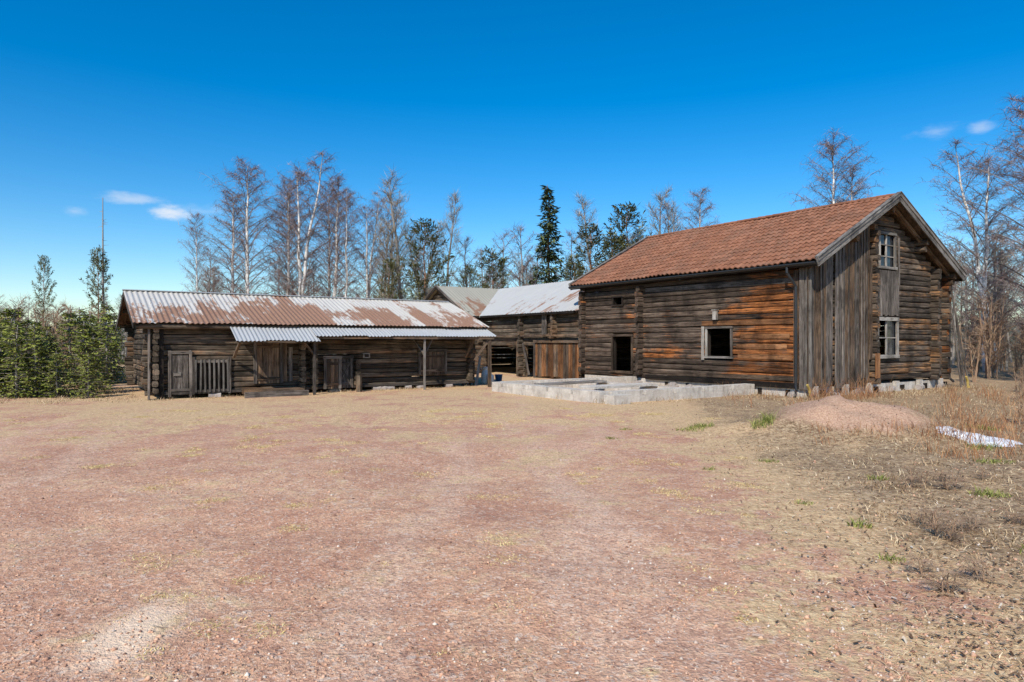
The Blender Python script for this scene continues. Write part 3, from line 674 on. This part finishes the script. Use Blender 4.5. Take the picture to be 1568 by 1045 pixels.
Vl=np.stack([x[:,None]+Lx*np.cos(a)[:,None]-Ly*np.sin(a)[:,None],y[:,None]+Lx*np.sin(a)[:,None]+Ly*np.cos(a)[:,None],gz(x,y)[:,None]+.012+Lx*tl[:,None]+np.abs(Ly)*.4],-1).reshape(-1,3)
np_mesh('dead_leaves',Vl,np.arange(4*n).reshape(-1,4),[ramp_mat('dead_leaf',[(0,(.05,.03,.02)),(.6,(.2,.12,.07)),(.92,(.4,.3,.2)),(1,(.62,.55,.46))])],rnd=np.repeat(rs.rand(n),4))
n=36; Vn=[];Fn=[]
for r_ in range(8):
    for i in range(n):
        a=2*math.pi*i/n; rr=(r_/7)*(1+.2*math.sin(3*a+1)+.12*math.sin(7*a)+.08*math.sin(13*a+2)); px=7.62+rr*.56*math.cos(a); py=11.1+rr*.62*math.sin(a)
        Vn.append((px,py,float(gz(px,py))+.08*(1-(r_/7)**4)*(.8+.5*mnoise.noise(Vector((px*4,py*4,0))))-.008))
for r_ in range(7):
    for i in range(n): j=(i+1)%n; Fn.append((r_*n+i,r_*n+j,(r_+1)*n+j,(r_+1)*n+i))
np_mesh('snow_patch',Vn,Fn,[M['snow']],smooth=True)

# ------------------------------------------------------------ TREES
class TB:
    def __init__(s): s.v=[];s.f=[];s.m=[];s.r=[]
    def tube(s,pts,rad,n,m,r=.5):
        b=len(s.v)
        for k in range(len(pts)):
            p=pts[k]; q=pts[min(k+1,len(pts)-1)]; o=pts[max(k-1,0)]
            dx,dy,dz=q[0]-o[0],q[1]-o[1],q[2]-o[2]; l=math.sqrt(dx*dx+dy*dy+dz*dz)+1e-9; dx/=l;dy/=l;dz/=l
            if abs(dz)<.9: ax,ay,az=dy,-dx,0.
            else: ax,ay,az=0.,dz,-dy
            l=math.sqrt(ax*ax+ay*ay+az*az)+1e-9; ax/=l;ay/=l;az/=l
            bx,by,bz_=dy*az-dz*ay,dz*ax-dx*az,dx*ay-dy*ax
            for j in range(n):
                c=math.cos(6.2832*j/n)*rad[k];d=math.sin(6.2832*j/n)*rad[k]
                s.v.append((p[0]+ax*c+bx*d,p[1]+ay*c+by*d,p[2]+az*c+bz_*d)); s.r.append(r)
        for k in range(len(pts)-1):
            for j in range(n):
                j2=(j+1)%n; s.f.append((b+k*n+j,b+k*n+j2,b+(k+1)*n+j2,b+(k+1)*n+j)); s.m.append(m)
    def rib(s,p,q,t,w,m,r,rg):
        a=rg.random()*6.28; wx,wy=math.cos(a)*w/2,math.sin(a)*w/2; b=len(s.v)
        s.v+= [(p[0]-wx,p[1]-wy,p[2]),(p[0]+wx,p[1]+wy,p[2]),(q[0]+wx*.8,q[1]+wy*.8,q[2]),(q[0]-wx*.8,q[1]-wy*.8,q[2]),(t[0]+wx*.3,t[1]+wy*.3,t[2]),(t[0]-wx*.3,t[1]-wy*.3,t[2])]
        s.r+=[r]*6; s.f+=[(b,b+1,b+2,b+3),(b+3,b+2,b+4,b+5)]; s.m+=[m,m]
    def arr(s): return (np.array(s.v,np.float32),np.array(s.f,np.int32),np.array(s.m,np.int32),np.array(s.r,np.float32))
def lerp(pts,t):
    t=min(.999,max(0,t)); k=t*(len(pts)-1); i=min(int(k),len(pts)-2); f=k-i; a,b=pts[i],pts[i+1]
    return tuple(a[j]+(b[j]-a[j])*f for j in range(3))
def bare_tree(seed,H,spread=.24,nb=42,ns=9,nt=9,droop=.5,low=.2,r0=None,wt=.02,multi=1,up=.9,tl=1.):
    g=random.Random(seed); T=TB(); r0=r0 or H*.0115
    for s_ in range(multi):
        ox,oy=(0,0) if multi==1 else (g.uniform(-.3,.3),g.uniform(-.3,.3)); lx,ly=g.uniform(-.06,.06)*(multi>1)*2,g.uniform(-.06,.06)*(multi>1)*2
        n=12; pts=[]; x,y=ox,oy; Hs=H*(1 if s_==0 else g.uniform(.75,.95))
        for i in range(n+1):
            pts.append((x,y,Hs*i/n)); x+=g.uniform(-.007,.007)*H+lx*Hs/n; y+=g.uniform(-.007,.007)*H+ly*Hs/n
        T.tube(pts,[r0*(1-i/n)**.8+.012 for i in range(n+1)],7,0)
        for k in range(nb//multi):
            t=low+(.985-low)*((k+g.random())/(nb//multi))
            p=lerp(pts,t); az=k*2.4+g.uniform(-.5,.5); 
            env=math.sin(math.pi*min(1,(t-low+.16)/(1.2-low)))**.75
            Lb=spread*H*env*g.uniform(.55,1.2)*1.1; el=g.uniform(.75,1.15)*up
            bp=[p];cx_,cy_,cz_=p; ns_=6
            for i in range(ns_):
                e=el-droop*1.2*(i/ns_)**1.5; st_=Lb/ns_; az+=g.uniform(-.13,.13)
                cx_+=math.cos(az)*math.cos(e)*st_; cy_+=math.sin(az)*math.cos(e)*st_; cz_+=math.sin(e)*st_; bp.append((cx_,cy_,cz_))
            rb=max(.012,r0*.22*(1-t)+.010)
            T.tube(bp,[rb*(1-i/ns_)**.8+.005 for i in range(ns_+1)],4,1,g.random())
            for j in range(ns):
                u=.15+.85*(j+g.random())/ns; q=lerp(bp,u); a2=az+g.choice((-1,1))*g.uniform(.3,1.1); e=g.uniform(.1,1.0); Ls=Lb*.36*g.uniform(.5,1.2)*(1.15-u*.5)+.2
                sp=[q]; c=q
                for i in range(3):
                    e-=droop*.4; c=(c[0]+math.cos(a2)*math.cos(e)*Ls/3,c[1]+math.sin(a2)*math.cos(e)*Ls/3,c[2]+math.sin(e)*Ls/3); sp.append(c)
                T.tube(sp,[.010,.009,.007,.004],3,1,g.random())
                for w in range(nt):
                    q=lerp(sp,g.random()); a3=g.uniform(0,6.28); e3=g.uniform(-.2,1.2)-droop*.5; lt=g.uniform(.3,.8)*(H/14)**.5*tl
                    m1=(q[0]+math.cos(a3)*math.cos(e3)*lt*.5,q[1]+math.sin(a3)*math.cos(e3)*lt*.5,q[2]+math.sin(e3)*lt*.5); e4=e3-droop*1.2
                    m2=(m1[0]+math.cos(a3)*math.cos(e4)*lt*.5,m1[1]+math.sin(a3)*math.cos(e4)*lt*.5,m1[2]+math.sin(e4)*lt*.5)
                    T.rib(q,m1,m2,wt*g.uniform(.6,1.2),2,g.random(),g)
    return T.arr()
def conifer(seed,H,width,lev=34,per=9,low=.06,leaf=.22,pine=False,dens=14,r0=None,powr=.85):
    g=random.Random(seed); T=TB(); r0=r0 or H*.011
    n=8; pts=[(g.uniform(-.01,.01)*H*(i/n),g.uniform(-.01,.01)*H*(i/n),H*i/n) for i in range(n+1)]
    T.tube(pts,[r0*(1-i/n)+.012 for i in range(n+1)],7,0)
    for l in range(lev):
        t0=low+(.985-low)*(l+g.random()*.6)/lev
        for k in range(per):
            if g.random()<(.35 if pine else .18): continue
            t=min(.99,max(low,t0+g.uniform(-.025,.025)))
            p=lerp(pts,t); az=6.28*k/per+g.uniform(-.5,.5)+l
            if pine: env=math.sin(math.pi*min(1,(t-low)/(1-low)*.82+.16))**.8; e0=g.uniform(0,.7)
            else: env=(1-t)**powr+.02; e0=.35*t-.25+g.uniform(-.15,.15)
            Lb=width*env*g.uniform(.45,1.2)
            bp=[p]; c=p
            for i in range(4):
                e=e0+(.18*i if pine else (-.12+.12*i)); c=(c[0]+math.cos(az)*math.cos(e)*Lb/4,c[1]+math.sin(az)*math.cos(e)*Lb/4,c[2]+math.sin(e)*Lb/4); bp.append(c)
            T.tube(bp,[.02*H/12+.008,.016,.012,.008,.004],3,1)
            nl=int(dens*(.35+Lb/width)); sh=g.random()
            for j in range(nl):
                u=(.45+.55*g.random()) if pine else (.12+.88*g.random()); q=lerp(bp,u); s1=leaf*g.uniform(.6,1.3)
                a2=az+g.uniform(-1.4,1.4); e2=g.uniform(-.3,.9) if pine else g.uniform(-.8,.35)
                d=(math.cos(a2)*math.cos(e2),math.sin(a2)*math.cos(e2),math.sin(e2)); pr=(-math.sin(a2),math.cos(a2),g.uniform(-.6,.6)); w=s1*(.15 if not pine else .13)
                off=(g.uniform(-.12,.12)*leaf*3,g.uniform(-.12,.12)*leaf*3,g.uniform(-.1,.1)*leaf*3) if pine else (0,0,0)
                q=(q[0]+off[0],q[1]+off[1],q[2]+off[2]); b=len(T.v); md=(q[0]+d[0]*s1*.5,q[1]+d[1]*s1*.5,q[2]+d[2]*s1*.5)
                T.v+=[q,(md[0]+pr[0]*w,md[1]+pr[1]*w,md[2]+pr[2]*w),(q[0]+d[0]*s1,q[1]+d[1]*s1,q[2]+d[2]*s1),(md[0]-pr[0]*w,md[1]-pr[1]*w,md[2]-pr[2]*w)]
                rr=min(1,max(0,sh*.6+g.random()*.4)); T.r+=[rr]*4; T.f.append((b,b+1,b+2,b+3)); T.m.append(2)
    return T.arr()
def birch_bark():
    k=NT('birch_bark',.8,.2); o=k.obj(); n=k.noise(k.mapv(o,(3,3,9)),1,4,.7); z=k.sep(o)['Z']
    f=k.math('ADD',k.rng(n,.56,.66),k.rng(z,11,14,0,.8),True); f=k.math('ADD',f,k.rng(z,1.2,.2,0,.7),True)
    return k.col(k.mix(f,(.85,.82,.76),(.12,.10,.085)))
bb_m=birch_bark()
br_m=ramp_mat('branch_bark',[(0,(.14,.11,.10)),(1,(.36,.31,.28))])
tw_m=ramp_mat('birch_twigs',[(0,(.15,.095,.088)),(.6,(.28,.195,.175)),(1,(.44,.34,.30))])
tw2_m=ramp_mat('aspen_twigs',[(0,(.22,.185,.13)),(.6,(.38,.32,.235)),(1,(.52,.45,.34))])
grb_m=simple('grey_bark',(.28,.255,.225),.9,.1,0,.4,6)
pb_m=simple('pine_bark',(.26,.14,.08),.9,.1,0,.4,5)
def fol(name,c0,c1,c2):
    k=NT(name,.7,.2); r=k.attr('rnd','Fac'); return k.col(k.ramp(r,[(0,c0),(.55,c1),(1,c2)]))
sp_m=fol('spruce_needles',(.035,.05,.02),(.08,.105,.04),(.15,.175,.07))
pn_m=fol('pine_needles',(.07,.08,.03),(.15,.155,.06),(.24,.225,.10))
yg_m=fol('young_conifer_needles',(.09,.11,.02),(.22,.25,.045),(.40,.40,.11))
def mk(arr,name,mats): return np_mesh(name,arr[0],arr[1],mats,arr[2],arr[3],link=False)
bv=[mk(bare_tree(1,14,.20,64,9,12,.45,low=.12,wt=.019),'birch_a',[bb_m,br_m,tw_m]),mk(bare_tree(2,14,.2,70,9,12,.45,low=.12,wt=.019,multi=2),'birch_b',[bb_m,br_m,tw_m]),
    mk(bare_tree(3,14,.18,60,9,11,.4,low=.12,wt=.019),'birch_c',[bb_m,br_m,tw_m])]
av=[mk(bare_tree(5,13,.17,56,9,11,.0,low=.12,up=1.15,multi=2,wt=.019),'aspen_a',[grb_m,br_m,tw2_m]),mk(bare_tree(6,10,.21,46,8,10,.2,low=.12,multi=2,wt=.019),'aspen_b',[grb_m,br_m,tw_m])]
pv=[mk(conifer(7,10,2.1,24,8,.22,.34,True,24),'pine_a',[pb_m,br_m,pn_m]),mk(conifer(8,10,2.1,20,8,.36,.36,True,26),'pine_b',[pb_m,br_m,pn_m])]
sv=[mk(conifer(9,13,1.9,38,10,.08,.44,False,18,powr=.7),'spruce_a',[pb_m,br_m,sp_m])]
def tree(name,me,H0,x,y,H,rot=None,sx=1):
    o=bpy.data.objects.new(name,me); s=H/H0; o.scale=(s*sx,s*sx,s); o.location=(x,y,-.05); o.rotation_euler=(0,0,random.random()*6.28 if rot is None else rot); scene.collection.objects.link(o); return o
random.seed(9)
for x,y,H,v,sx in ((-19.4,50,14.7,0,1.1),(-15.7,50,15.5,1,1.05),(-13.2,51,13.7,2,1.1),(-21.2,52,13.0,2,1.1),(-17.4,53,14.0,0,1),(-10.7,50,12.7,1,.85),(-14.4,54,13.9,0,.9),(-18.4,56,13.5,2,1.1),
    (-22.6,49,10.8,2,.7),(21.4,45,15.0,0,1.0),(23.2,47,13.4,2,1.1),(21.6,27.0,12.6,1,1.1),(25.5,33,13.6,0,1.2),(23.8,24.5,10.5,2,1.2),(26.5,38,13,1,1.1),(14.2,52,13.1,2,1.0),(-12,49,12.4,0,.8)):
    tree('birch_tree',bv[v],14,x,y,H,None,sx)
for x,y,H,v,sx in ((-8.9,50,12.4,0,1),(-7.4,50,13.2,0,1.25),(-5.9,52,12.9,0,1.0),(-3.6,55,10,1,1),(-2.3,55,9.0,1,1),(-.7,55,10.3,1,1),(.9,55,10.8,1,1.1),(4.6,55,10.3,1,1),(7.7,55,13.2,0,1.2),(10.8,55,13.2,0,1.2),(12.3,53,12.2,1,.9),(13.6,53,12.0,0,.9),(-24,54,9,1,1),(-9.8,53,11.5,1,.9),(2,58,9.5,1,1)):
    tree('bare_aspen_tree',av[v],(13,10)[v],x,y,H,None,sx)
for x,y,H,v,sx in ((-5.9,46,9.9,0,1.0),(-1.4,50,8.6,1,.9),(6.0,52,10.6,0,1.0),(8.8,52,12.2,0,1),(7.4,50,9.8,1,.9),(-30.3,50,8.6,1,.65),(-34.3,50,8.0,0,.5),(-8.5,47,7.4,0,.8),(4.5,49,8,1,.8),(-3.2,51,7.4,0,.8)):
    tree('pine_tree',pv[v],10,x,y,H,None,sx)
tree('spruce_tree',sv[0],13,2.7,50,13.2)
dt=TB(); dt.tube([(0,0,0),(.05,0,4),(0,.05,8),(.03,0,12.2)],[.11,.09,.06,.025],7,0)
g=random.Random(3)
for i in range(26):
    z=g.uniform(3,11.5); a=g.uniform(0,6.28); l=g.uniform(.15,.5); dt.tube([(0,0,z),(math.cos(a)*l,math.sin(a)*l,z+g.uniform(-.1,.15))],[.02,.006],3,0)
o=np_mesh('dead_tree_trunk',*dt.arr()[:2],[grb_m]); o.location=(-30,50,0)
def mass(name,arrs,mats,places):
    Vs=[];Fs=[];Ms=[];Rs=[];off=0
    for (ai,x,y,s,sx,rot) in places:
        v,f,m,r=arrs[ai]; c,sn=math.cos(rot),math.sin(rot); q=np.empty_like(v); q[:,0]=(v[:,0]*c-v[:,1]*sn)*s*sx+x; q[:,1]=(v[:,0]*sn+v[:,1]*c)*s*sx+y; q[:,2]=v[:,2]*s-.03
        Vs.append(q);Fs.append(f+off);Ms.append(m);Rs.append(r);off+=len(v)
    return np_mesh(name,np.concatenate(Vs),np.concatenate(Fs),mats,np.concatenate(Ms),np.concatenate(Rs))
g=random.Random(21)
small=[bare_tree(31,8,.2,28,6,7,.2,.12,wt=.03),bare_tree(32,8,.24,30,6,7,.2,.1,wt=.03,multi=2)]
pl=[]
for i in range(120):
    y=g.uniform(56,80); x=g.uniform(-1.0,1.0)*y; lf=.62 if x<-.48*y else 1.; pl.append((g.randrange(2),x,y,g.uniform(.8,1.3)*y/70*lf,1,g.random()*6))
mass('distant_bare_forest',small,[grb_m,br_m,tw2_m],pl)
spr=[conifer(41,8,1.5,20,7,.05,.5,False,8),conifer(42,8,1.6,16,6,.2,.5,True,10)]
pl=[]
for i in range(90):
    y=g.uniform(66,95); x=g.uniform(-1.05,1.05)*y; pl.append((g.randrange(2),x,y,g.uniform(.5,.85)*(.75 if x<-.48*y else 1),1,g.random()*6))
mass('distant_conifer_forest',spr,[grb_m,br_m,sp_m],pl)
yc=[conifer(51,3,1.0,20,8,.02,.16,False,17,powr=.65),conifer(52,3,.85,18,8,.02,.16,False,16,powr=.6),conifer(53,3,1.1,18,9,.02,.16,False,17,powr=.75)]
pl=[]
for i in range(135):
    y=20.3+16*g.random()**1.4; x=-g.uniform(.575,.95)*y-(.6 if y<27 else 0); pl.append((g.randrange(3),x,y,g.uniform(.5,1.0)*(.88 if y<25 else 1.1),g.uniform(.95,1.4),g.random()*6))
mass('young_conifer_thicket',yc,[grb_m,br_m,yg_m],pl)
sh=[bare_tree(61,3.2,.33,18,6,6,.1,.05,r0=.03,wt=.012,multi=3,up=1.1),bare_tree(62,3.2,.3,20,6,6,.15,.05,r0=.025,wt=.012,multi=4,up=1.2)]
shr_m=ramp_mat('shrub_twigs',[(0,(.20,.12,.08)),(.6,(.36,.24,.155)),(1,(.5,.37,.25))])
pl=[]
for i in range(26): y=g.uniform(28,40); pl.append((g.randrange(2),-g.uniform(.56,.95)*y-.5,y,g.uniform(.7,1.2),1,g.random()*6))
for i in range(5): y=g.uniform(20.5,23); pl.append((g.randrange(2),-g.uniform(.58,.9)*y-.5,y,g.uniform(.3,.5),1,g.random()*6))
for i in range(50): y=g.uniform(25,48); pl.append((g.randrange(2),g.uniform(.67,1.0)*y,y,g.uniform(.6,1.3),1,g.random()*6))
for i in range(14): y=g.uniform(14,23); pl.append((g.randrange(2),g.uniform(.74,.98)*y,y,g.uniform(.2,.34),1.2,g.random()*6))
mass('bare_shrubs',sh,[shr_m,shr_m,shr_m],pl)
pl=[]
for i in range(34): y=g.uniform(34,60); pl.append((g.randrange(2),g.uniform(.62,1.05)*y,y,g.uniform(.8,1.25),.9,g.random()*6))
mass('bare_tree_stand',small,[grb_m,br_m,tw2_m],pl)
pl=[]
for i in range(30): y=g.uniform(4.2,8.5); pl.append((g.randrange(2),y*g.uniform(.58,.95),y,g.uniform(.05,.09),3.2,g.random()*6))
mass('low_brush',sh,[shr_m,shr_m,shr_m],pl)
hx=np.linspace(-900,900,160); Vh=[];Fh=[]
for i,x in enumerate(hx):
    h=9+10*float(vnoise(np.array([x]),np.array([0.]),.006,8)[0])+3*float(vnoise(np.array([x]),np.array([0.]),.05,9)[0])
    Vh+=[(x,520,-2),(x,560,h*.75),(x,640,h)]
for i in range(len(hx)-1):
    for j in range(2): a=i*3+j; Fh.append((a,a+3,a+4,a+1))
np_mesh('distant_hills',Vh,Fh,[simple('forest_hill',(.07,.09,.085),1,.0,0,.4,.06)],smooth=False)

# ------------------------------------------------------------ WORLD, SUN, CAMERA
el=R(42); S=Vector((-.35,-.94,0)).normalized()*math.cos(el)+Vector((0,0,math.sin(el)))
w=bpy.data.worlds.new('World'); scene.world=w; w.use_nodes=True; t=w.node_tree; bg=t.nodes['Background']
sk=t.nodes.new('ShaderNodeTexSky'); sk.sky_type='NISHITA'; sk.sun_disc=False; sk.sun_elevation=el; sk.sun_rotation=math.atan2(S.x,S.y); sk.altitude=300; sk.air_density=1.0; sk.dust_density=.4; sk.ozone_density=3
tc=t.nodes.new('ShaderNodeTexCoord')
nrm=t.nodes.new('ShaderNodeVectorMath'); nrm.operation='NORMALIZE'; t.links.new(tc.outputs['Generated'],nrm.inputs[0])
acc=None
nz=t.nodes.new('ShaderNodeTexNoise'); nz.inputs['Scale'].default_value=26; nz.inputs['Detail'].default_value=6; nz.inputs['Roughness'].default_value=.62
mp=t.nodes.new('ShaderNodeMapping'); mp.inputs['Scale'].default_value=(1,1,2.6); t.links.new(nrm.outputs[0],mp.inputs[0]); t.links.new(mp.outputs[0],nz.inputs['Vector'])
for (dx,dz,rx,rz,am) in ((-.5,.19,.040,.013,.85),(-.555,.208,.055,.010,.45),(-.455,.19,.06,.012,.3),(.62,.306,.035,.011,.25),(.685,.312,.018,.009,.35),(-.64,.19,.015,.008,.3)):
    c=Vector((dx,1,dz)).normalized()
    sub=t.nodes.new('ShaderNodeVectorMath'); sub.operation='SUBTRACT'; t.links.new(nrm.outputs[0],sub.inputs[0]); sub.inputs[1].default_value=c
    sc=t.nodes.new('ShaderNodeVectorMath'); sc.operation='MULTIPLY'; t.links.new(sub.outputs[0],sc.inputs[0]); sc.inputs[1].default_value=(1/rx,1/rx,1/rz)
    ln=t.nodes.new('ShaderNodeVectorMath'); ln.operation='LENGTH'; t.links.new(sc.outputs[0],ln.inputs[0])
    ad=t.nodes.new('ShaderNodeMath'); ad.operation='MULTIPLY_ADD'; t.links.new(nz.outputs['Fac'],ad.inputs[0]); ad.inputs[1].default_value=-1.9; t.links.new(ln.outputs['Value'],ad.inputs[2])
    mr=t.nodes.new('ShaderNodeMapRange'); mr.interpolation_type='SMOOTHSTEP'; t.links.new(ad.outputs[0],mr.inputs[0]); mr.inputs[1].default_value=.05; mr.inputs[2].default_value=-1.1; mr.inputs[3].default_value=0; mr.inputs[4].default_value=am
    if acc is None: acc=mr.outputs[0]
    else:
        mx=t.nodes.new('ShaderNodeMath'); mx.operation='MAXIMUM'; t.links.new(acc,mx.inputs[0]); t.links.new(mr.outputs[0],mx.inputs[1]); acc=mx.outputs[0]
hs=t.nodes.new('ShaderNodeHueSaturation'); hs.inputs['Saturation'].default_value=1.5; hs.inputs['Value'].default_value=1.2; t.links.new(sk.outputs[0],hs.inputs['Color'])
mc_=t.nodes.new('ShaderNodeMixRGB'); t.links.new(acc,mc_.inputs[0]); t.links.new(hs.outputs[0],mc_.inputs[1]); mc_.inputs[2].default_value=(6.8,7.0,7.4,1)
t.links.new(mc_.outputs[0],bg.inputs['Color']); bg.inputs['Strength'].default_value=.13
sd=bpy.data.lights.new('sun','SUN'); sd.energy=5.0; sd.angle=R(.5); sd.color=(1,.93,.83); so=bpy.data.objects.new('sun',sd); so.rotation_euler=(-S).to_track_quat('-Z','Y').to_euler(); so.location=(-10,-10,30); scene.collection.objects.link(so)
cd=bpy.data.cameras.new('camera'); cd.lens=24; cd.sensor_width=36; cd.clip_start=.1; cd.clip_end=5000
co=bpy.data.objects.new('camera',cd); co.location=(0,0,1.7); co.rotation_euler=(R(90),0,0); scene.collection.objects.link(co); scene.camera=co
scene.view_settings.view_transform='Standard'; scene.view_settings.look='None'; scene.view_settings.exposure=0
